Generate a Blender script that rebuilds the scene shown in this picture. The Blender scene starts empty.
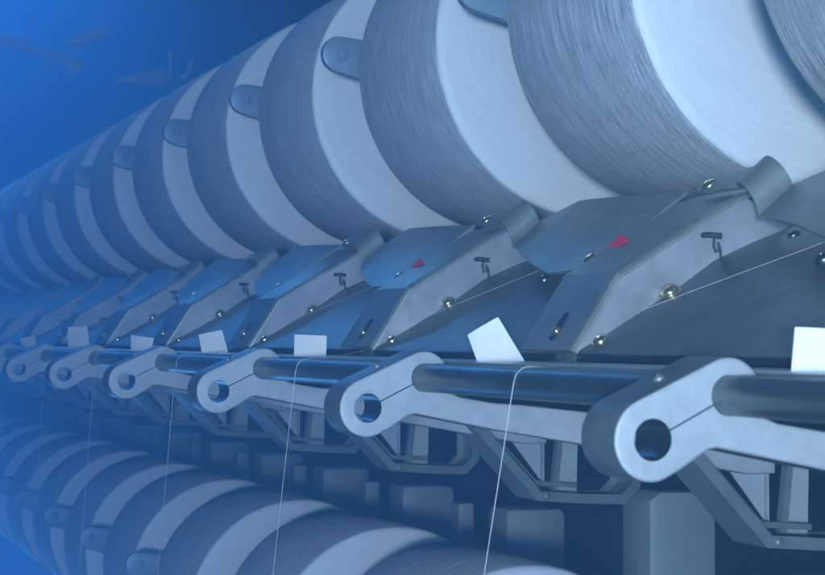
import bpy, bmesh, math, random
from mathutils import Vector, Matrix
random.seed(7)
S = bpy.context.scene
COL = S.collection
P = 0.25          # metres between two winding positions; all lengths below are in units of one position
H = 1.30          # camera height above the floor
FLOOR = -H / P

def W(a, t, b):   # a: across the aisle, t: along the machine, b: height from the camera's level
    return Vector((a * P, t * P, b * P + H))

# ------------------------------------------------------------------ materials
def new_mat(name):
    m = bpy.data.materials.new(name); m.use_nodes = True
    nt = m.node_tree; b = nt.nodes['Principled BSDF']
    return m, nt, b

def metal(name, col, rough=0.4, metallic=0.7, mottling=0.25, scale=30, bump=0.05, spots=0.0):
    m, nt, b = new_mat(name); N, L = nt.nodes, nt.links
    tc = N.new('ShaderNodeTexCoord'); oi = N.new('ShaderNodeObjectInfo')
    add = N.new('ShaderNodeVectorMath'); add.operation = 'ADD'
    L.new(tc.outputs['Object'], add.inputs[0]); L.new(oi.outputs['Location'], add.inputs[1])
    n = N.new('ShaderNodeTexNoise'); n.inputs['Scale'].default_value = scale; n.inputs['Detail'].default_value = 6
    n.inputs['Roughness'].default_value = 0.65
    L.new(add.outputs[0], n.inputs['Vector'])
    r = N.new('ShaderNodeValToRGB'); r.color_ramp.elements[0].position = 0.3; r.color_ramp.elements[1].position = 0.72
    r.color_ramp.elements[0].color = (*[c * (1 - mottling) for c in col], 1)
    r.color_ramp.elements[1].color = (*[min(1, c * (1 + mottling * .6)) for c in col], 1)
    L.new(n.outputs['Fac'], r.inputs['Fac'])
    last = r.outputs['Color']
    if spots:
        s = N.new('ShaderNodeTexNoise'); s.inputs['Scale'].default_value = 95; s.inputs['Detail'].default_value = 3
        L.new(add.outputs[0], s.inputs['Vector'])
        sr = N.new('ShaderNodeValToRGB'); sr.color_ramp.elements[0].position = 0.67; sr.color_ramp.elements[1].position = 0.74
        L.new(s.outputs['Fac'], sr.inputs['Fac'])
        mx = N.new('ShaderNodeMixRGB'); mx.inputs['Color2'].default_value = (*[c * (1 - spots) for c in col], 1)
        L.new(sr.outputs['Color'], mx.inputs['Fac']); L.new(last, mx.inputs['Color1']); last = mx.outputs['Color']
    L.new(last, b.inputs['Base Color'])
    b.inputs['Metallic'].default_value = metallic
    n2 = N.new('ShaderNodeTexNoise'); n2.inputs['Scale'].default_value = scale * 6; n2.inputs['Detail'].default_value = 4
    L.new(add.outputs[0], n2.inputs['Vector'])
    mr = N.new('ShaderNodeMapRange'); mr.inputs['To Min'].default_value = rough * .8; mr.inputs['To Max'].default_value = min(1, rough * 1.3)
    L.new(n2.outputs['Fac'], mr.inputs['Value']); L.new(mr.outputs['Result'], b.inputs['Roughness'])
    bp = N.new('ShaderNodeBump'); bp.inputs['Strength'].default_value = bump; bp.inputs['Distance'].default_value = 0.002
    L.new(n2.outputs['Fac'], bp.inputs['Height']); L.new(bp.outputs['Normal'], b.inputs['Normal'])
    return m

def yarn_mat(name, face):
    """Wound yarn. The package's axis is object Y. Threads run round it at a slight crossing angle."""
    m, nt, b = new_mat(name); N, L = nt.nodes, nt.links
    tc = N.new('ShaderNodeTexCoord'); oi = N.new('ShaderNodeObjectInfo')
    sp = N.new('ShaderNodeSeparateXYZ'); L.new(tc.outputs['Object'], sp.inputs[0])
    def M(op, x, y=None, **k):
        n = N.new('ShaderNodeMath'); n.operation = op
        for i, v in enumerate((x, y)):
            if v is None: continue
            if isinstance(v, (int, float)): n.inputs[i].default_value = v
            else: L.new(v, n.inputs[i])
        return n.outputs[0]
    X, Y, Z = sp.outputs
    r = M('SQRT', M('ADD', M('MULTIPLY', X, X), M('MULTIPLY', Z, Z)))
    cx, sx = M('DIVIDE', X, r), M('DIVIDE', Z, r)
    ang = M('ARCTAN2', Z, X)
    base = r if face else Y
    seed = M('MULTIPLY', oi.outputs['Random'], 40.0)
    outs = []
    # (thread frequency per metre, how fast it changes round the package, helix wobble)
    for i, (fr, lo, wob) in enumerate(((1300, 5.0, .006), (1300, 5.0, -.006), (500, 2.4, .008), (2600, 8.0, .003))):
        w = M('MULTIPLY', M('SINE', M('ADD', M('MULTIPLY', ang, 2.0), float(i * 1.7))), wob)
        ax = M('MULTIPLY', M('ADD', base, w), float(fr) if not face else float(fr) * .8)
        cv = N.new('ShaderNodeCombineXYZ')
        L.new(M('ADD', ax, seed), cv.inputs[0]); L.new(M('MULTIPLY', cx, lo), cv.inputs[1]); L.new(M('MULTIPLY', sx, lo), cv.inputs[2])
        n = N.new('ShaderNodeTexNoise'); n.inputs['Scale'].default_value = 1.0; n.inputs['Detail'].default_value = 2
        L.new(cv.outputs[0], n.inputs['Vector']); outs.append(n.outputs['Fac'])
    g = N.new('ShaderNodeTexNoise'); g.inputs['Scale'].default_value = 420; g.inputs['Detail'].default_value = 3
    L.new(tc.outputs['Object'], g.inputs['Vector'])
    s = M('ADD', M('MULTIPLY', outs[0], .24), M('MULTIPLY', outs[1], .24))
    s = M('ADD', s, M('MULTIPLY', outs[2], .20)); s = M('ADD', s, M('MULTIPLY', outs[3], .17)); s = M('ADD', s, M('MULTIPLY', g.outputs['Fac'], .15))
    rr = N.new('ShaderNodeValToRGB'); e = rr.color_ramp.elements
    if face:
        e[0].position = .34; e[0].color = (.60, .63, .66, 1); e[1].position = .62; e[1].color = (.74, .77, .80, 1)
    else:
        e[0].position = .38; e[0].color = (.15, .17, .19, 1); e[1].position = .63; e[1].color = (.68, .72, .76, 1)  # outside darker than the same yarn's face: shade put into the colour
    L.new(s, rr.inputs['Fac']); L.new(rr.outputs['Color'], b.inputs['Base Color'])
    b.inputs['Roughness'].default_value = .62
    if 'Sheen Weight' in b.inputs: b.inputs['Sheen Weight'].default_value = .15
    bp = N.new('ShaderNodeBump'); bp.inputs['Strength'].default_value = .2 if face else .85
    bp.inputs['Distance'].default_value = .0012
    L.new(s, bp.inputs['Height']); L.new(bp.outputs['Normal'], b.inputs['Normal'])
    return m

def plain(name, col, rough=.6, metallic=0.0, bump=.02, scale=60, mott=.12):
    return metal(name, col, rough, metallic, mott, scale, bump)

M_SIDE = metal('bare_galvanised_sheet', (.37, .39, .43), .46, .45, .34, 34, .08, .25)
M_WING = metal('greenish_galvanised_sheet', (.28, .31, .28), .42, .60, .32, 30, .07, .4)
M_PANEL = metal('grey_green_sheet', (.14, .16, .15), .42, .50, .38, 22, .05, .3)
M_CAST = metal('grey_lacquered_casting', (.30, .325, .355), .55, .10, .18, 120, .16, .2)
M_FLANK = metal('dark_casting_side', (.12, .15, .17), .42, .45, .22, 60, .15, .3)
M_ROD = metal('satin_steel_rod', (.15, .19, .19), .36, .85, .25, 30, .04)
M_SCREW = metal('yellow_zinc_screw', (.70, .58, .36), .22, .95, .15, 90, .03)
M_DARKSCREW = metal('dark_steel', (.10, .12, .14), .3, .85, .15, 90, .03)
M_TAB = metal('blue_grey_arm_paint', (.20, .27, .35), .45, .2, .12, 60, .05)
M_BOX = metal('grey_painted_housing', (.30, .35, .36), .55, .15, .10, 50, .06)
M_CHAN = metal('painted_channel', (.16, .20, .205), .4, .4, .15, 50, .05)
M_PALE = metal('pale_sheet', (.34, .39, .44), .45, .3, .12, 50, .03)
M_LEDGE = metal('ledge_sheet', (.45, .52, .55), .35, .5, .12, 50, .03)
M_PAPER = plain('white_paper', (.70, .71, .73), .8)
M_RED = plain('red_plastic_film', (.80, .012, .03), .45)
M_BLACK = plain('black_painted_steel', (.012, .018, .028), .6)
M_WALL = plain('dark_hall_wall', (.010, .020, .035), .9, scale=3)
M_FLOOR = plain('dark_floor', (.05, .06, .07), .6, scale=5)
M_THREAD = plain('white_yarn', (.48, .50, .52), .8)
M_TUBE = plain('pale_paper_tube', (.5, .5, .48), .7)
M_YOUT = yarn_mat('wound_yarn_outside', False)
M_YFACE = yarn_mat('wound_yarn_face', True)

# ------------------------------------------------------------------ object helpers
def link(name, bm, mats, origin=(0, 0, 0), parent=None, smooth=None):
    """bm is in position units relative to origin (a,t,b); axes X=a, Y=t, Z=b."""
    bmesh.ops.remove_doubles(bm, verts=bm.verts, dist=1e-6)
    bmesh.ops.recalc_face_normals(bm, faces=bm.faces)
    for v in bm.verts: v.co *= P
    if smooth is not None:
        for f in bm.faces: f.smooth = True
        for e in bm.edges:
            if len(e.link_faces) == 2: e.smooth = e.calc_face_angle(0) < math.radians(smooth)
    me = bpy.data.meshes.new(name); bm.to_mesh(me); bm.free()
    for m in (mats if isinstance(mats, (list, tuple)) else [mats]): me.materials.append(m)
    o = bpy.data.objects.new(name, me); COL.objects.link(o)
    if parent is None: o.location = W(*origin)
    else:
        o.parent = parent
    return o

def tag(o, label, cat, group=None):
    o['label'] = label; o['category'] = cat
    if group: o['group'] = group
    return o

def thing(name, label, cat, origin, group=None):
    o = bpy.data.objects.new(name, None); COL.objects.link(o)
    o.location = W(*origin); o.empty_display_size = .02
    return tag(o, label, cat, group)

def copy_tree(root, shift, label, loc_extra=None):
    r = root.copy(); COL.objects.link(r)
    r.location = root.location + Vector((0, shift * P, 0)); r['label'] = label
    for ch in list(root.children):
        c = ch.copy(); COL.objects.link(c); c.parent = r
        for g in list(ch.children):
            d = g.copy(); COL.objects.link(d); d.parent = c
    return r

def B(): return bmesh.new()

def poly_prism(bm, pts, t0, t1, bevel=0, seg=2):
    """polygon in the (a,b) plane, thickness along t"""
    vs = [bm.verts.new((a, t0, b)) for a, b in pts]
    f = bm.faces.new(vs)
    r = bmesh.ops.extrude_face_region(bm, geom=[f])
    nv = [v for v in r['geom'] if isinstance(v, bmesh.types.BMVert)]
    bmesh.ops.translate(bm, verts=nv, vec=(0, t1 - t0, 0))
    if bevel:
        es = {e for v in vs + nv for e in v.link_edges}
        bmesh.ops.bevel(bm, geom=list(es), offset=bevel, segments=seg, affect='EDGES', profile=.5)

def sheet(bm, rows, thick):
    """grid of points -> sheet with real thickness"""
    g = [[bm.verts.new(p) for p in r] for r in rows]
    fs = []
    for i in range(len(g) - 1):
        for j in range(len(g[0]) - 1):
            fs.append(bm.faces.new((g[i][j], g[i + 1][j], g[i + 1][j + 1], g[i][j + 1])))
    bm.normal_update()
    bmesh.ops.solidify(bm, geom=fs, thickness=thick)

def box(bm, a0, a1, t0, t1, b0, b1, bevel=0):
    r = bmesh.ops.create_cube(bm, size=1)
    for v in r['verts']:
        v.co = Vector(((a0 + a1) / 2 + v.co.x * (a1 - a0), (t0 + t1) / 2 + v.co.y * (t1 - t0), (b0 + b1) / 2 + v.co.z * (b1 - b0)))
    if bevel:
        bmesh.ops.bevel(bm, geom=list({e for v in r['verts'] for e in v.link_edges}), offset=bevel, segments=2, affect='EDGES')

def tube(bm, pts, r, seg=12, cap=True):
    pts = [Vector(p) for p in pts]; rings = []
    up = None
    for i, p in enumerate(pts):
        d = (pts[min(i + 1, len(pts) - 1)] - pts[max(i - 1, 0)]).normalized()
        if up is None: up = Vector((0, 0, 1)) if abs(d.z) < .9 else Vector((1, 0, 0))
        x = d.cross(up).normalized(); y = x.cross(d).normalized(); up = y
        rr = r[i] if isinstance(r, (list, tuple)) else r
        rings.append([bm.verts.new(p + x * rr * math.cos(2 * math.pi * k / seg) + y * rr * math.sin(2 * math.pi * k / seg)) for k in range(seg)])
    for A, C in zip(rings, rings[1:]):
        for k in range(seg): bm.faces.new((A[k], A[(k + 1) % seg], C[(k + 1) % seg], C[k]))
    if cap: bm.faces.new(rings[0][::-1]); bm.faces.new(rings[-1])

def lathe_y(bm, prof, seg=96, mat=None):
    """prof: list of (radius, y, material index of the band that follows)"""
    rings = [[bm.verts.new((r * math.cos(2 * math.pi * k / seg), y, r * math.sin(2 * math.pi * k / seg))) for k in range(seg)] for r, y, _ in prof]
    for (A, pa), C in zip(zip(rings, prof), rings[1:]):
        for k in range(seg):
            f = bm.faces.new((A[k], A[(k + 1) % seg], C[(k + 1) % seg], C[k])); f.material_index = pa[2]

def screw_bm(n, r, at=(0, 0, 0), hexa=False, slot=True):
    """pan-head screw with washer; n = outward direction"""
    bm = B(); n = Vector(n).normalized()
    prof = [(1.25, 0), (1.25, .12), (1.0, .14), (1.0, .42), (.86, .62), (.55, .78), (.3, .82), (.26, .6), (0.01, .6)]
    seg = 20
    if hexa: prof = [(1.5, 0), (1.5, .14), (1.08, .16), (1.08, .62), (.98, .7), (.55, .7), (.52, .9), (.4, .98), (.01, 1.0)]
    rings = []
    q = Vector((0, 0, 1)).rotation_difference(n)
    for i, (rad, h) in enumerate(prof):
        ring = []
        for k in range(seg):
            an = 2 * math.pi * k / seg; rr = rad
            if hexa and i in (2, 3, 4):
                m = (an % (math.pi / 3)) - math.pi / 6; rr = rad * math.cos(math.pi / 6) / math.cos(m)
            ring.append(bm.verts.new(q @ Vector((rr * r * math.cos(an), rr * r * math.sin(an), h * r)) + Vector(at)))
        rings.append(ring)
    for A, C in zip(rings, rings[1:]):
        for k in range(seg): bm.faces.new((A[k], A[(k + 1) % seg], C[(k + 1) % seg], C[k]))
    bm.faces.new(rings[0][::-1]); bm.faces.new(rings[-1])
    return bm

ORD = ['nearest', 'second nearest', 'third nearest', 'fourth nearest', 'fifth nearest', 'sixth nearest', 'seventh nearest',
       'eighth nearest', 'ninth nearest', 'tenth nearest', 'eleventh nearest', 'twelfth nearest', 'thirteenth nearest',
       'fourteenth nearest', 'fifteenth nearest', 'sixteenth nearest']
NU = 14

# ------------------------------------------------------------------ setting
def struct(name, bm, m, kind='structure', smooth=None):
    o = link(name, bm, m, (0, 0, 0), None, smooth); o['kind'] = kind; return o
bm = B(); box(bm, -6.6, 40, -7, 44, FLOOR - .2, FLOOR); struct('floor', bm, M_FLOOR)
bm = B(); box(bm, 2.95, 3.15, -6, 44, FLOOR + .002, 9); struct('wall', bm, M_WALL)

# ------------------------------------------------------------------ yarn packages
UC = (2.0679, .7526); UR = .4461; UT = 1.94        # upper tier: centre, radius, near face of the nearest one
LC = (1.9699, -1.0392); LR = .4279; LT = 4.155     # lower tier
LEN = .594

def make_package(c, t, R, label, group):
    root = thing('yarn_package', label, 'yarn package', (c[0], t, c[1]), group)
    bm = B()
    prof = [(.105, .012, 1), (.2 , .004, 1), (R * .62, 0, 1), (R * .94, 0, 1), (R - .012, .003, 1), (R - .004, .010, 0), (R, .022, 0), (R, LEN * .5, 0), (R, LEN - .02, 0),
            (R - .006, LEN - .006, 0), (R - .02, LEN, 1), (R * .6, LEN, 1), (.105, LEN - .01, 1)]
    lathe_y(bm, prof, 160)
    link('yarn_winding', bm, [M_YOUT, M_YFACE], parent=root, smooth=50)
    bm = B(); lathe_y(bm, [(.085, -.05, 0), (.10, -.05, 0), (.10, LEN + .05, 0), (.085, LEN + .05, 0), (.085, -.05, 0)], 40)
    link('core_tube', bm, M_TUBE, parent=root, smooth=40)
    return root

def jitter(root):
    root.rotation_euler = (0, random.uniform(-3.1, 3.1), 0)

up0 = make_package(UC, UT, UR, 'x', 'yarn packages in the upper row')
lo0 = make_package(LC, LT, LR, 'x', 'yarn packages in the lower row')
for k in range(NU + 2):
    place = 'partly seen at the top right corner' if k == 0 else ORD[k] + ' to the camera'
    lab = 'grey cylindrical yarn package in the upper row, ' + place
    o = up0 if k == 0 else copy_tree(up0, k, lab)
    o['label'] = lab
    jitter(o)
for k in range(NU):
    lab = 'grey cylindrical yarn package in the lower row, ' + ORD[k] + ' to the camera'
    o = lo0 if k == 0 else copy_tree(lo0, k, lab)
    o['label'] = lab
    jitter(o)

# ------------------------------------------------------------------ cradle arms with a hex bolt, on a shaft
def make_arm(c, e, t, label, group):
    """c centre of the package, e vector from it to the rounded arm end"""
    root = thing('cradle_arm', label, 'cradle arm', (c[0], t, c[1]), group)
    e = Vector(e); L_ = e.length; u = e.normalized(); w = Vector((-u.y, u.x))
    pts = []
    r0, r1 = .053, .085
    for i in range(13):
        an = -math.pi / 2 + math.pi * i / 12
        pts.append(u * (L_ - r0) + u * r0 * math.cos(an) + w * r0 * math.sin(an))
    for i in range(13):
        an = math.pi / 2 + math.pi * i / 12
        pts.append(u * r1 * math.cos(an) + w * r1 * math.sin(an))
    bm = B(); poly_prism(bm, [(p.x, p.y) for p in pts], -.014, .014, .005, 2)
    link('arm_plate', bm, M_TAB, parent=root, smooth=40)
    q = u * (L_ - .058)
    bm = screw_bm((0, -1, 0), .0155, (q.x, -.014, q.y), hexa=True)
    link('hex_bolt', bm, M_TAB, parent=root, smooth=35)
    bm = B(); lathe_y(bm, [(.02, -.03, 0), (.07, -.03, 0), (.075, -.02, 0), (.075, .04, 0), (.02, .04, 0)], 32)
    link('hub', bm, M_DARKSCREW, parent=root, smooth=40)
    return root
ua = make_arm(UC, (-.505, .082), 4.675 - 4, 'x', 'cradle arms of the upper row')
la = make_arm(LC, (-.515, .136), 4.83 - 4, 'x', 'cradle arms of the lower row')
for k in range(4, 2 + NU):
    lab = 'rounded cradle arm with bolt in the upper row, ' + ORD[k - 4] + ' to the camera'
    copy_tree(ua, k - 2, lab)
for k in range(4, NU):
    lab = 'rounded cradle arm with bolt in the lower row, ' + ORD[k - 4] + ' to the camera'
    copy_tree(la, k, lab)
for r_ in (ua, la):
    pass
ua.location.y += 1 * P * 1; ua['label'] = 'blue-grey bolted cradle arm of the upper row beside the package in the top right corner'
ua.location.y += 0
la.location.y += 3 * P; la['label'] = 'blue-grey bolted cradle arm of the lower row, hidden low at the near end'

def long_rod(name, c, r, t0, t1, mat, label, cat):
    bm = B(); tube(bm, [(0, 0, 0), (0, t1 - t0, 0)], r, 48)
    return tag(link(name, bm, mat, (c[0], t0, c[1]), smooth=60), label, cat)
long_rod('package_shaft', UC, .045, 1.2, 20, M_DARKSCREW, 'long steel shaft running through the upper row of packages', 'shaft')
long_rod('package_shaft', LC, .045, 3.4, 20, M_DARKSCREW, 'long steel shaft running through the lower row of packages', 'shaft')

# ------------------------------------------------------------------ guide rod and its levers
RC = (1.130, -.071); RR = .0252
long_rod('guide_rod', RC, RR, .95, 18, M_ROD, 'long polished steel rod held by the row of levers', 'rod')

def arc(c, r, a0, a1, n):
    return [(c[0] + r * math.cos(math.radians(a0 + (a1 - a0) * i / n)), c[1] + r * math.sin(math.radians(a0 + (a1 - a0) * i / n))) for i in range(n + 1)]

def make_lever(t):
    E = (1.0223, -.1229)
    root = thing('guide_lever', 'x', 'lever', (E[0], t, E[1]), 'cast levers clamped along the guide rod')
    ro, rl = .0515, .0475
    d = Vector((RC[0] - E[0], RC[1] - E[1])); th = math.degrees(math.atan2(d.y, d.x))
    # outer outline, counter-clockwise from the lower side of the eye
    out = []
    out += arc(E, ro, th + 92, th + 270 - 8, 28)                      # round the eye: up-left, left, down
    out += [(1.062, -.1605), (1.0993, -.1375), (1.112, -.1350)]       # lower side, into the arm
    out += [(1.268, -.1665), (1.36, -.182), (1.458, -.199), (1.80, -.262), (1.86, -.262), (1.86, -.168), (1.80, -.166)]
    out += [(1.458, -.137), (1.316, -.121), (1.268, -.1175), (1.20, -.106), (1.185, -.100)]
    out += arc(RC, rl, -22, th + 92, 22)
    # inner outline: eye hole + slit + rod hole in one loop
    hr, rh, sw = .0258, RR + .0006, .0011
    ds = math.degrees(math.asin(sw / hr)); dr = math.degrees(math.asin(sw / rh))
    inn = arc(E, hr, th + ds, th + 360 - ds, 44)
    inn += arc(RC, rh, th + 180 + dr, th + 180 + 360 - dr, 44)
    bm = B()
    loops = []
    for L_ in (out, inn):
        vs = [bm.verts.new((a - E[0], 0, b - E[1])) for a, b in L_]
        loops.append(vs)
        for i in range(len(vs)): bm.edges.new((vs[i], vs[(i + 1) % len(vs)]))
    bmesh.ops.triangle_fill(bm, use_beauty=True, edges=bm.edges[:])
    outer = set(loops[0])
    faces = bm.faces[:]
    r = bmesh.ops.extrude_face_region(bm, geom=faces)
    nv = [v for v in r['geom'] if isinstance(v, bmesh.types.BMVert)]
    bmesh.ops.translate(bm, verts=nv, vec=(0, .088, 0))
    bm.normal_update()
    ed = [e for e in bm.edges if e.verts[0] in outer and e.verts[1] in outer and abs(e.verts[0].co.y) < 1e-6
          and any(abs(f.normal.y) < .5 for f in e.link_faces)]
    bmesh.ops.bevel(bm, geom=ed, offset=.0055, segments=3, affect='EDGES', profile=.5)
    for f in bm.faces:          # machined bores and slit, toned darker
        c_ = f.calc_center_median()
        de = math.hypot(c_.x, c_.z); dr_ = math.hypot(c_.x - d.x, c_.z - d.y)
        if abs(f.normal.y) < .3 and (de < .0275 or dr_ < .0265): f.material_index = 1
        elif abs(f.normal.y) < .35: f.material_index = 2  # darker tone on the outer side faces
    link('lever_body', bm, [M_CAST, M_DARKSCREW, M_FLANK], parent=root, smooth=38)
    # clamp screw set in the upper left flank
    n = Vector((-math.sin(math.radians(th)), 0, math.cos(math.radians(th))))
    q = Vector((d.x * .52, .045, d.y * .52)) + n * (ro - .0025)
    bm = screw_bm(n, .0075, q)
    link('clamp_screw', bm, M_CHAN, parent=root, smooth=35)
    return root
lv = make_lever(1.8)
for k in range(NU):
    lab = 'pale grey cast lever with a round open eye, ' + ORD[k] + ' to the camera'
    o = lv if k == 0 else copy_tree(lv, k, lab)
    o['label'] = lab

# ------------------------------------------------------------------ folded sheet brackets
BT = 2.6
def make_bracket():
    O = (1.3257, -.0259)
    root = thing('sheet_bracket', 'x', 'bracket', (O[0], BT, O[1]), 'folded sheet brackets between the wings')
    def r(pts): return [(a - O[0], b - O[1]) for a, b in pts]
    side = [(1.3257, -.0259), (1.4131, .1069), (1.6492, .2456), (1.668, .250), (1.7002, .236), (1.7602, .1964), (1.6967, .1752), (1.6032, .1342), (1.600, .1205), (1.5279, .0838), (1.44, .0345)]
    bm = B()
    poly_prism(bm, r(side), 0, .008)
    link('side_plate', bm, M_SIDE, parent=root)
    # top flange folded back, with a rounded fold
    top = [(1.3257, -.0259), (1.4131, .1069), (1.6492, .2456), (1.700, .262)]
    bm = B(); prof = []
    u1 = Vector((.0874, .1328)).normalized(); n1 = Vector((-u1.y, u1.x))
    u2 = Vector((.2361, .1387)).normalized(); n2 = Vector((-u2.y, u2.x))
    nn = [n1, (n1 + n2).normalized(), n2, n2]
    rows = []
    for y, off in ((-.001, -.004), (.0, .0005), (.004, .0045), (.010, .006), (.10, .006), (.200, .006)):
        rows.append([(a - O[0] + n.x * off, y, b - O[1] + n.y * off) for (a, b), n in zip(top, nn)])
    sheet(bm, rows, .004)
    link('top_flange', bm, M_WING, parent=root)
    # turned-out lip along part of the lower edge
    bm = B()
    e0, e1 = Vector((1.5279, .0838)), Vector((1.600, .1205))
    dn = Vector((.45, -.89)) * .012
    rows = [[(e.x - O[0], .002, e.y - O[1]) for e in (e0, e1)], [(e.x - O[0] + .001, -.012, e.y - O[1] - .002) for e in (e0, e1)],
            [(e.x - O[0] + dn.x, -.014, e.y - O[1] + dn.y) for e in (e0, e1)]]
    sheet(bm, rows, .002); link('edge_lip', bm, M_DARKSCREW, parent=root)
    # peg with a wire loop
    c = Vector((1.589 - O[0], -.012, .178 - O[1]))
    bm = B(); tube(bm, [c + Vector((-.010, .012, .003)), c + Vector((-.010, -.006, .003)), c + Vector((.013, -.012, .001))], .0052, 12)
    peg = link('peg', bm, M_BLACK, parent=root, smooth=40)
    bm = B()
    pts = [c + Vector((-.004, -.016, -.004)), c + Vector((-.007, -.018, -.014)), c + Vector((-.003, -.018, -.028)), c + Vector((.004, -.017, -.026)),
           c + Vector((.004, -.016, -.012)), c + Vector((.010, -.013, -.022)), c + Vector((.013, -.010, -.045)), c + Vector((.012, -.006, -.062))]
    tube(bm, pts, .0022, 8); link('wire_loop', bm, M_BLACK, parent=root, smooth=50)
    # screws
    bm = screw_bm((-.5, -.3, .82), .0165, (1.5058 - O[0], -.010, .079 - O[1])); link('screw', bm, M_SCREW, parent=root, smooth=35)
    # slot in the flange with its screw
    f1 = Vector((1.4131 - 1.3257, .1069 + .0259))
    def on_flange(s, y, h): return Vector((f1.x * s + n1.x * h, y, f1.y * s + n1.y * h))
    bm = B(); cen = on_flange(.30, .095, .0102)
    ring = []
    for i in range(24):
        an = 2 * math.pi * i / 24
        ring.append(on_flange(.30 + .10 * math.cos(an) + .09 * (1 if math.cos(an) > 0 else -1), .095 + .013 * math.sin(an), .0104))
    vs = [bm.verts.new(p) for p in ring]; f = bm.faces.new(vs)
    rr_ = bmesh.ops.extrude_face_region(bm, geom=[f]); nv = [v for v in rr_['geom'] if isinstance(v, bmesh.types.BMVert)]
    bmesh.ops.translate(bm, verts=nv, vec=(n1.x * .001, 0, n1.y * .001))
    link('slot', bm, M_BLACK, parent=root)
    q = on_flange(.24, .095, .0108); bm = screw_bm((n1.x, 0, n1.y), .0085, q); link('slot_screw', bm, M_SCREW, parent=root, smooth=35)
    return root

WO = Vector((1.4655, .122)); WU = Vector((.771, .636)); WN = Vector((-.636, .771))
def wing_dip(t, sd):      # the sheet twists down a little so that its near end slips under the bracket's flange
    f = min(1, max(0, (2.2 - t) / .38)); return -.06 * f * max(0, sd - .03)
def make_wing():
    # origin: lower far corner, at t = 2.6 plane
    root = thing('wing_cover', 'x', 'sheet metal cover', (WO.x, BT, WO.y), 'sheet metal wing covers above the brackets')
    def pt(t, s, n): q = WU * s + WN * n; return (q.x, t - BT, q.y)
    #        t,  n,   s low, s high
    prof = [(2.722, .001, .232, .256), (2.715, .001, .226, .262), (2.66, .001, .218, .270), (2.60, .000, .218, .282), (2.566, -.001, .219, .288)]
    for an in range(150, -31, -12):      # the rolled end: a true arc, then a sharp valley
        f = (150 - an) / 180
        prof.append((2.530 - .038 * math.cos(math.radians(an)) , -.020 + .038 * math.sin(math.radians(an)), .219 - .043 * f, .290 - .028 * f))
    prof += [(2.488, -.0375, .174, .261), (2.470, -.0335, .168, .2605), (2.44, -.029, .160, .2605),
            (2.40, -.023, .145, .261), (2.34, -.0145, .120, .264), (2.262, -.004, .090, .268), (2.250, -.0022, .086, .267), (2.238, -.0018, .082, .2665), (2.15, -.001, .050, .264), (2.06, 0, .022, .262),
            (1.98, 0, .000, .259), (1.90, 0, .004, .256), (1.805, 0, .008, .254)]
    rows = []
    for t, n, s0, s1 in prof:
        rows.append([pt(t, s0 + (s1 - s0) * j / 6, n + wing_dip(t, s0 + (s1 - s0) * j / 6)) for j in range(7)])
    bm = B(); sheet(bm, rows, -.006)
    link('cover_sheet', bm, M_WING, parent=root, smooth=28)
    nrm = (WN.x, 0, WN.y)
    for t, sd, n in ((1.848, .034, .0035), (2.692, .241, .0015)):
        bm = screw_bm(nrm, .0155, pt(t, sd, n)); link('screw', bm, M_SCREW, parent=root, smooth=35)
    return root

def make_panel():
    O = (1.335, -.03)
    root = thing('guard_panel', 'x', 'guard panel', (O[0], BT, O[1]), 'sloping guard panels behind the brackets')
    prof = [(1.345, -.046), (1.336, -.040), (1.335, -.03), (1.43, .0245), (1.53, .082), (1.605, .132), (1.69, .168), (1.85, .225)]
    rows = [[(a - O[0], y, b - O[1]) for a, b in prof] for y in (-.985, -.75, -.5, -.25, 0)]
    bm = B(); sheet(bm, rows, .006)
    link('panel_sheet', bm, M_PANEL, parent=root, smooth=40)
    bm = B(); tube(bm, [(-.006, -.93, -.004), (-.006, -.012, -.004)], .0075, 14)
    link('edge_rail', bm, M_BLACK, parent=root, smooth=50)
    n = Vector((-.5, 0, .87))
    bm = screw_bm(n, .0150, (1.3665 - O[0], .012 - .03, -.0085 - O[1])); link('screw', bm, M_SCREW, parent=root, smooth=35)
    bm = screw_bm(n, .0150, (1.583 - O[0], -.355, .121 - O[1])); link('screw', bm, M_DARKSCREW, parent=root, smooth=35)
    bm = screw_bm((-.4, 0, .9), .012, (1.70 - O[0], -.10, .176 - O[1])); link('screw', bm, M_DARKSCREW, parent=root, smooth=35)
    return root

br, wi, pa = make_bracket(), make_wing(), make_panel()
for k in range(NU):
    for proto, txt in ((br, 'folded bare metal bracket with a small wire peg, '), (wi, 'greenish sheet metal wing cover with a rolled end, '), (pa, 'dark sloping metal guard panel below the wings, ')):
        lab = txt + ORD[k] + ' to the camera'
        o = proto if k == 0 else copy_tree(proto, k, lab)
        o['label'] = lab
        if k: 
            o.location += Vector((random.uniform(-1, 1) * .0003, random.uniform(-1, 1) * .0006, random.uniform(-1, 1) * .0004))

# beam that carries panels and levers, and a pale ledge behind the guide rod
bm = B(); box(bm, 1.862, 2.30, -1, 20, -.20, .05, .004)
tag(link('support_beam', bm, M_BLACK), 'long black steel beam behind the lever arms and guard panels', 'beam')
bm = B(); sheet(bm, [[(1.215, t, -.050), (1.222, t, -.048), (1.40, t, -.047), (1.87, t, -.045)] for t in (-1, 3, 8, 20)], .006)
tag(link('ledge', bm, M_LEDGE), 'narrow pale metal ledge along the back of the guide rod', 'ledge')

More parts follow.
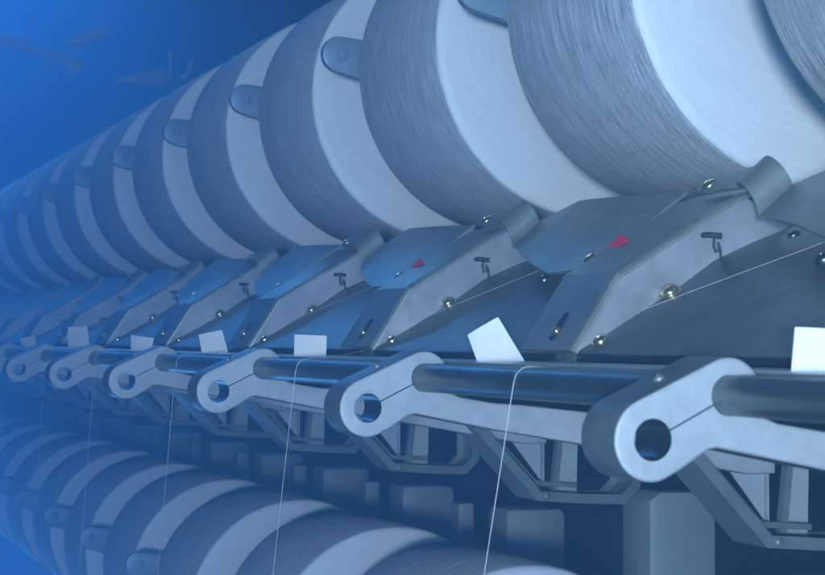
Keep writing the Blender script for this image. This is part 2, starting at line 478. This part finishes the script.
# ------------------------------------------------------------------ paper cards
cards = [
 ('white paper card cut off by the right edge of the photo', [(1.233, 1.8118, .0136), (1.2689, 1.7759, .011), (1.2686, 1.7762, -.0465), (1.2292, 1.8156, -.0460)]),
 ('white paper card tilted to the left, standing between the two nearest levers', [(1.2165, 2.8096, .0051), (1.258, 2.7681, .0372), (1.2953, 2.7308, -.0455), (1.2295, 2.7966, -.0415)]),
 ('upright square white paper card left of the second nearest lever', [(1.2203, 3.8491, .0079), (1.2804, 3.789, .005), (1.2792, 3.7902, -.0465), (1.2195, 3.8499, -.043)]),
 ('slightly tilted white paper card left of the third nearest lever', [(1.2169, 4.7434, .0081), (1.2712, 4.6891, .0222), (1.2863, 4.674, -.0458), (1.2252, 4.7351, -.0433)]),
 ('small white paper card with a sloping top left of the fourth nearest lever', [(1.22, 5.661, .0095), (1.2838, 5.5972, -.0006), (1.2757, 5.6053, -.044), (1.2202, 5.6608, -.0408)]),
 ('tall faint paper card left of the fifth nearest lever', [(1.2153, 6.8177, .0432), (1.2791, 6.7539, .045), (1.2894, 6.7436, -.0363), (1.2157, 6.8173, -.0366)]),
 ('faint low paper card at the far left end of the rod', [(1.2179, 8.0859, -.0008), (1.2777, 8.0261, .0086), (1.282, 8.0218, -.0455), (1.2221, 8.0817, -.0455)]),
]
for lab, q in cards:
    o = Vector(q[3]); bm = B()
    A, Bq, Cq, D = [Vector(x) - o for x in q]
    rows = []
    for i in range(6):
        v = i / 5
        row = []
        for j in range(5):
            u = j / 4
            p_ = (A * (1 - u) + Bq * u) * (1 - v) + (D * (1 - u) + Cq * u) * v
            row.append(p_ + Vector((-.7, -.7, 0)) * (.004 * math.sin(math.pi * u) * (1 - v)))
        rows.append(row)
    sheet(bm, rows, .0012)
    tag(link('paper_card', bm, M_PAPER, tuple(o)), lab, 'paper card', 'paper cards standing along the rod')

# red film tags lying on two wings
for k, lab in ((1, 'bright red triangular tag on the cover beside the nearest bracket'), (2, 'dull red triangular tag on the cover beside the second nearest bracket')):
    pl = [(.0448, 1.8179), (.0930, 1.8133), (.0602, 1.718)]
    q3 = [WO + WU * a_ + WN * (lift + wing_dip(t_, a_)) for (a_, t_), lift in zip(pl, (.010, .020, .022))]
    pts = [(q.x, t_ + k, q.y) for q, (_, t_) in zip(q3, pl)]
    o = Vector(pts[0]); bm = B()
    vs = [bm.verts.new(Vector(p_) - o) for p_ in pts]
    mid = bm.verts.new((vs[1].co + vs[2].co) / 2 + Vector((WN.x, 0, WN.y)) * .006)
    f = [bm.faces.new((vs[0], vs[1], mid)), bm.faces.new((vs[0], mid, vs[2]))]
    bm.normal_update(); bmesh.ops.solidify(bm, geom=f, thickness=.0015)
    tag(link('red_tag', bm, M_RED, tuple(o)), lab, 'tag', 'red tags on the wing covers')

# ------------------------------------------------------------------ threads
def thread(k, dt, lean, lab):
    t = 2.37 + k + dt
    r = RR + .002
    pts = [(RC[0] - r, t + .70, -1.9), (RC[0] - r + lean * .3, t + .34, -1.0), (RC[0] - r - .001, t + .03, -.16)]
    for an in (180, 150, 120, 95, 75): pts.append((RC[0] + r * math.cos(math.radians(an)), t, RC[1] + r * math.sin(math.radians(an))))
    pts += [(1.19, t + .05, -.0455), (1.325, t + .20, -.030)]
    tp = BT + k
    pts += [(1.395, tp + .085, .016), (1.4110, tp + .071, .0205), (1.5125, tp - .097, .084), (1.6150, tp - .307, .153), (1.68, tp - .45, .190)]
    o = Vector(pts[0]); bm = B()
    tube(bm, [Vector(p_) - o for p_ in pts], [.0007] * (len(pts) - 6) + [.00045] * 6, 6)
    return tag(link('yarn_thread', bm, M_THREAD, tuple(o), smooth=60), lab, 'thread', 'yarn threads running down over the rod')
tl = ['thin white yarn thread hanging in front of the nearest two levers', 'thin white yarn thread hanging left of the second nearest lever',
      'thin white yarn thread hanging left of the third nearest lever', 'thin faint yarn thread hanging left of the fourth nearest lever',
      'very faint yarn thread hanging left of the fifth nearest lever', 'barely seen yarn thread hanging left of the sixth nearest lever']
for k, (dt, lean) in enumerate(((0, 0), (.10, .01), (.17, .015), (.30, 0), (.3, .01), (.35, 0))):
    thread(k, dt, lean, tl[k])

# ------------------------------------------------------------------ housings behind the lower tier
def make_housing():
    root = thing('motor_housing', 'x', 'housing', (2.488, 4.4, FLOOR), 'grey housings behind the lower packages')
    h = -FLOOR
    bm = B(); poly_prism(bm, [(0, 0), (.222, 0), (.222, h - .625), (.208, h - .605), (.013, h - .600), (0, h - .612)], 0, .16, .004)
    link('housing_body', bm, M_BOX, parent=root, smooth=30)
    bm = B(); poly_prism(bm, [(-.02, 0), (.04, 0), (.04, h - .62), (.036, h - .612), (-.018, h - .612), (-.02, h - .62)], .38, .46, .003)
    link('cable_duct', bm, M_BOX, parent=root, smooth=30)
    for a, z in ((.09, -.76), (.205, -.80)):
        bm = screw_bm((0, -1, 0), .012, (a, -.001, h + z), hexa=True); link('bolt', bm, M_PALE, parent=root, smooth=35)
    return root
ho = make_housing()
for k in range(1, NU):
    lab = 'grey upright housing behind the lower yarn packages, ' + ORD[k] + ' to the camera'
    o = ho if k == 1 else copy_tree(ho, k - 1, lab)
    if k == 1: ho.location.y += P
    o['label'] = lab
# the nearest one is taller, with cut corners
h = -FLOOR
root = thing('motor_housing', 'tall grey upright housing with cut top corners under the nearest lever', 'housing', (2.488, 4.4, FLOOR))
bm = B(); poly_prism(bm, [(0, 0), (.222, 0), (.222, h - .545), (.170, h - .470), (.150, h - .458), (.035, h - .455), (0, h - .480)], 0, .17, .006)
link('housing_body', bm, M_BOX, parent=root, smooth=30)

# ------------------------------------------------------------------ angled channel frames under the beam
def make_frame():
    O = (1.65, -.235)
    root = thing('channel_frame', 'x', 'channel frame', (O[0], 2.76, O[1]), 'angled channel frames under the levers')
    outl = [(1.60, -.165), (1.65, -.225), (1.8135, -.398), (1.945, -.4095), (2.055, -.415), (2.10, -.372), (2.10, -.165)]
    def off(pts, d):
        r = []
        for i, p_ in enumerate(pts):
            a = Vector(pts[max(i - 1, 0)]); c = Vector(pts[min(i + 1, len(pts) - 1)]); q = Vector(p_)
            e1 = (q - a).normalized() if i else (c - q).normalized(); e2 = (c - q).normalized() if i < len(pts) - 1 else e1
            n = (Vector((-e1.y, e1.x)) + Vector((-e2.y, e2.x))).normalized()
            co = max(.5, n.dot(Vector((-e1.y, e1.x)))); r.append(tuple(q + n * d / co))
        return r
    inn = off(outl, .024)
    bm = B()
    rows = [[(a - O[0], y, b - O[1]) for a, b in L_] for L_, y in ((inn, 0), (outl, 0), (outl, .12), (inn, .12))]
    sheet(bm, rows, .003)
    link('channel', bm, M_CHAN, parent=root)
    # second, inner channel line set back
    in2 = off(outl, .034); in3 = off(outl, .046)
    bm = B(); rows = [[(a - O[0], y, b - O[1]) for a, b in L_[:4]] for L_, y in ((in3, .05), (in2, .05), (in2, .10))]
    sheet(bm, rows, .002); link('inner_rib', bm, M_CHAN, parent=root)
    bm = B(); poly_prism(bm, [(a - O[0], b - O[1]) for a, b in [(1.785, -.255), (1.866, -.245), (1.866, -.356)]][::-1], .09, .094); link('gusset', bm, M_PALE, parent=root)
    bm = B(); poly_prism(bm, [(a - O[0], b - O[1]) for a, b in [(1.8675, -.21), (1.874, -.21), (1.874, -.360), (1.8675, -.360)]], .085, .10); link('bright_edge', bm, M_SIDE, parent=root)
    bm = B(); poly_prism(bm, [(a - O[0], b - O[1]) for a, b in [(1.905, -.21), (1.918, -.21), (1.897, -.388), (1.883, -.388)]], .06, .08); link('slanted_stay', bm, M_CHAN, parent=root)
    bm = B(); poly_prism(bm, [(a - O[0], b - O[1]) for a, b in [(1.924, -.21), (1.972, -.21), (1.967, -.400), (1.905, -.392), (1.900, -.378)]], .092, .097); link('back_plate', bm, M_BOX, parent=root)
    bm = screw_bm((0, -1, 0), .009, (1.838 - O[0], -.001, -.388 - O[1])); link('screw', bm, M_CHAN, parent=root, smooth=35)
    return root
fr = make_frame()
for k in range(NU):
    lab = 'angled grey channel frame hanging under the lever arms, ' + ORD[k] + ' to the camera'
    o = fr if k == 0 else copy_tree(fr, k, lab)
    o['label'] = lab

# ------------------------------------------------------------------ overhead blower parts, faint in the upper left
def faint(name, label, cat, org, parts):
    root = thing(name, label, cat, (org[0] * 1.18, 10.6, org[1] * 1.18)); root.scale = (1.18,) * 3
    for nm, pts, r in parts:
        bm = B(); tube(bm, pts, r, 18); link(nm, bm, M_THREAD, parent=root, smooth=50)
faint('blower_nozzle', 'faint pale overhead nozzle on a tube at the upper left', 'nozzle', (1.60, 1.50), [
    ('feed_tube', [(-.60, 0, .08), (-.3, 0, .03), (0, 0, -.02)], .018),
    ('nozzle_mouth', [(-.12, 0, .0), (-.02, -.02, -.04), (.05, -.03, -.09)], [.018, .034, .05]),
    ('deflector', [(-.02, 0, .06), (.08, 0, .09), (.18, -.02, .13)], [.012, .03, .036]),
    ('cross_pipe', [(-.14, .05, -.09), (.22, .05, .15)], .010)])
faint('overhead_fitting', 'small faint overhead fitting above the far packages', 'fitting', (2.08, 1.46), [
    ('fitting_body', [(-.24, 0, -.09), (-.10, 0, -.07), (.02, 0, -.06), (.05, 0, -.05)], [.006, .03, .045, .02]),
    ('spindle', [(.06, 0, -.07), (.06, 0, .09)], .009),
    ('side_tube', [(.13, 0, -.06), (.17, 0, -.01), (.18, 0, .04)], .016)])
faint('hook_rod', 'pale bent wire rod hanging at the upper left corner', 'rod', (1.32, 1.60), [
    ('rod_end', [(-.12, 0, -.03), (.02, 0, -.035), (.07, 0, -.04)], .008),
    ('rod_stem', [(.085, 0, .14), (.075, 0, 0.0)], .005)])

# ------------------------------------------------------------------ haze, world, lamps
HAZE = 0.42
m = bpy.data.materials.new('added_blue_haze'); m.use_nodes = True; nt = m.node_tree; nt.nodes.clear()
out = nt.nodes.new('ShaderNodeOutputMaterial'); pv = nt.nodes.new('ShaderNodeVolumePrincipled')
pv.inputs['Color'].default_value = (.25, .60, 1.0, 1); pv.inputs['Density'].default_value = HAZE; pv.inputs['Anisotropy'].default_value = 0.72  # blue volume added to give an overall tint that deepens with distance
nt.links.new(pv.outputs[0], out.inputs['Volume'])
bm = B(); box(bm, -7, 41, -7.4, 45, FLOOR - 4, 9.6)
hz = link('haze', bm, m); hz['kind'] = 'stuff'

w = bpy.data.worlds.new('World'); S.world = w; w.use_nodes = True
bg = w.node_tree.nodes['Background']; bg.inputs['Strength'].default_value = .085
wn, wl = w.node_tree.nodes, w.node_tree.links
tc = wn.new('ShaderNodeTexCoord'); sp = wn.new('ShaderNodeSeparateXYZ'); wl.new(tc.outputs['Generated'], sp.inputs[0])
cr = wn.new('ShaderNodeValToRGB'); wl.new(sp.outputs[2], cr.inputs['Fac']); wl.new(cr.outputs['Color'], bg.inputs['Color'])
e = cr.color_ramp.elements      # hall air: dark towards the horizon, brighter band higher up, added to vary the metal reflections
e[0].position = 0; e[0].color = (.13, .22, .36, 1)
e[1].position = 1; e[1].color = (.42, .66, .95, 1)
for ps, c in ((.18, (.18, .32, .55, 1)), (.40, (.60, .88, 1.15, 1)), (.52, (.60, .88, 1.15, 1)), (.62, (.26, .46, .72, 1))):
    q = e.new(ps); q.color = c

def area(name, loc, target, size, power, col):
    d = bpy.data.lights.new(name, 'AREA'); d.shape = 'DISK'; d.size = size; d.energy = power; d.color = col
    o = bpy.data.objects.new(name, d); COL.objects.link(o); o.location = W(*loc)
    o.rotation_euler = (W(*target) - W(*loc)).to_track_quat('-Z', 'Y').to_euler()
    return o
area('flash_lamp', (-1.5, -2.6, -.1), (1.7, 3.6, .05), .12, 62, (.70, .87, 1.0))
fl = area('added_far_fill', (2.65, 16.5, 6.6), (-.1, 11.2, -.2), .6, 27, (.12, .46, 1.0)); fl.data.spread = math.radians(66)  # added blue light out of view, brightens the distant haze
fl = area('added_low_fill', (1.0, 17.0, -4.7), (.5, 10.5, -.5), .6, 6.0, (.12, .46, 1.0)); fl.data.spread = math.radians(66)  # second added blue light, from below, for the haze low on the left

# ------------------------------------------------------------------ camera
cd = bpy.data.cameras.new('Camera'); cam = bpy.data.objects.new('Camera', cd); COL.objects.link(cam)
cam.location = W(0, 0, 0)
yaw, pitch = .3763, .0296
fwd = Vector((math.sin(yaw) * math.cos(pitch), math.cos(yaw) * math.cos(pitch), math.sin(pitch)))
cam.rotation_euler = fwd.to_track_quat('-Z', 'Y').to_euler()
cd.sensor_width = 36; cd.lens = 1700 / 825 * 36
cd.dof.use_dof = True; cd.dof.focus_distance = 3.7 * P; cd.dof.aperture_fstop = 42
cd.clip_start = .02; cd.clip_end = 200
S.camera = cam

S.render.engine = 'CYCLES'
S.cycles.max_bounces = 6; S.cycles.volume_bounces = 1
S.cycles.use_denoising = True
S.view_settings.view_transform = 'Standard'; S.view_settings.look = 'None'
S.view_settings.exposure = 0; S.view_settings.gamma = 1
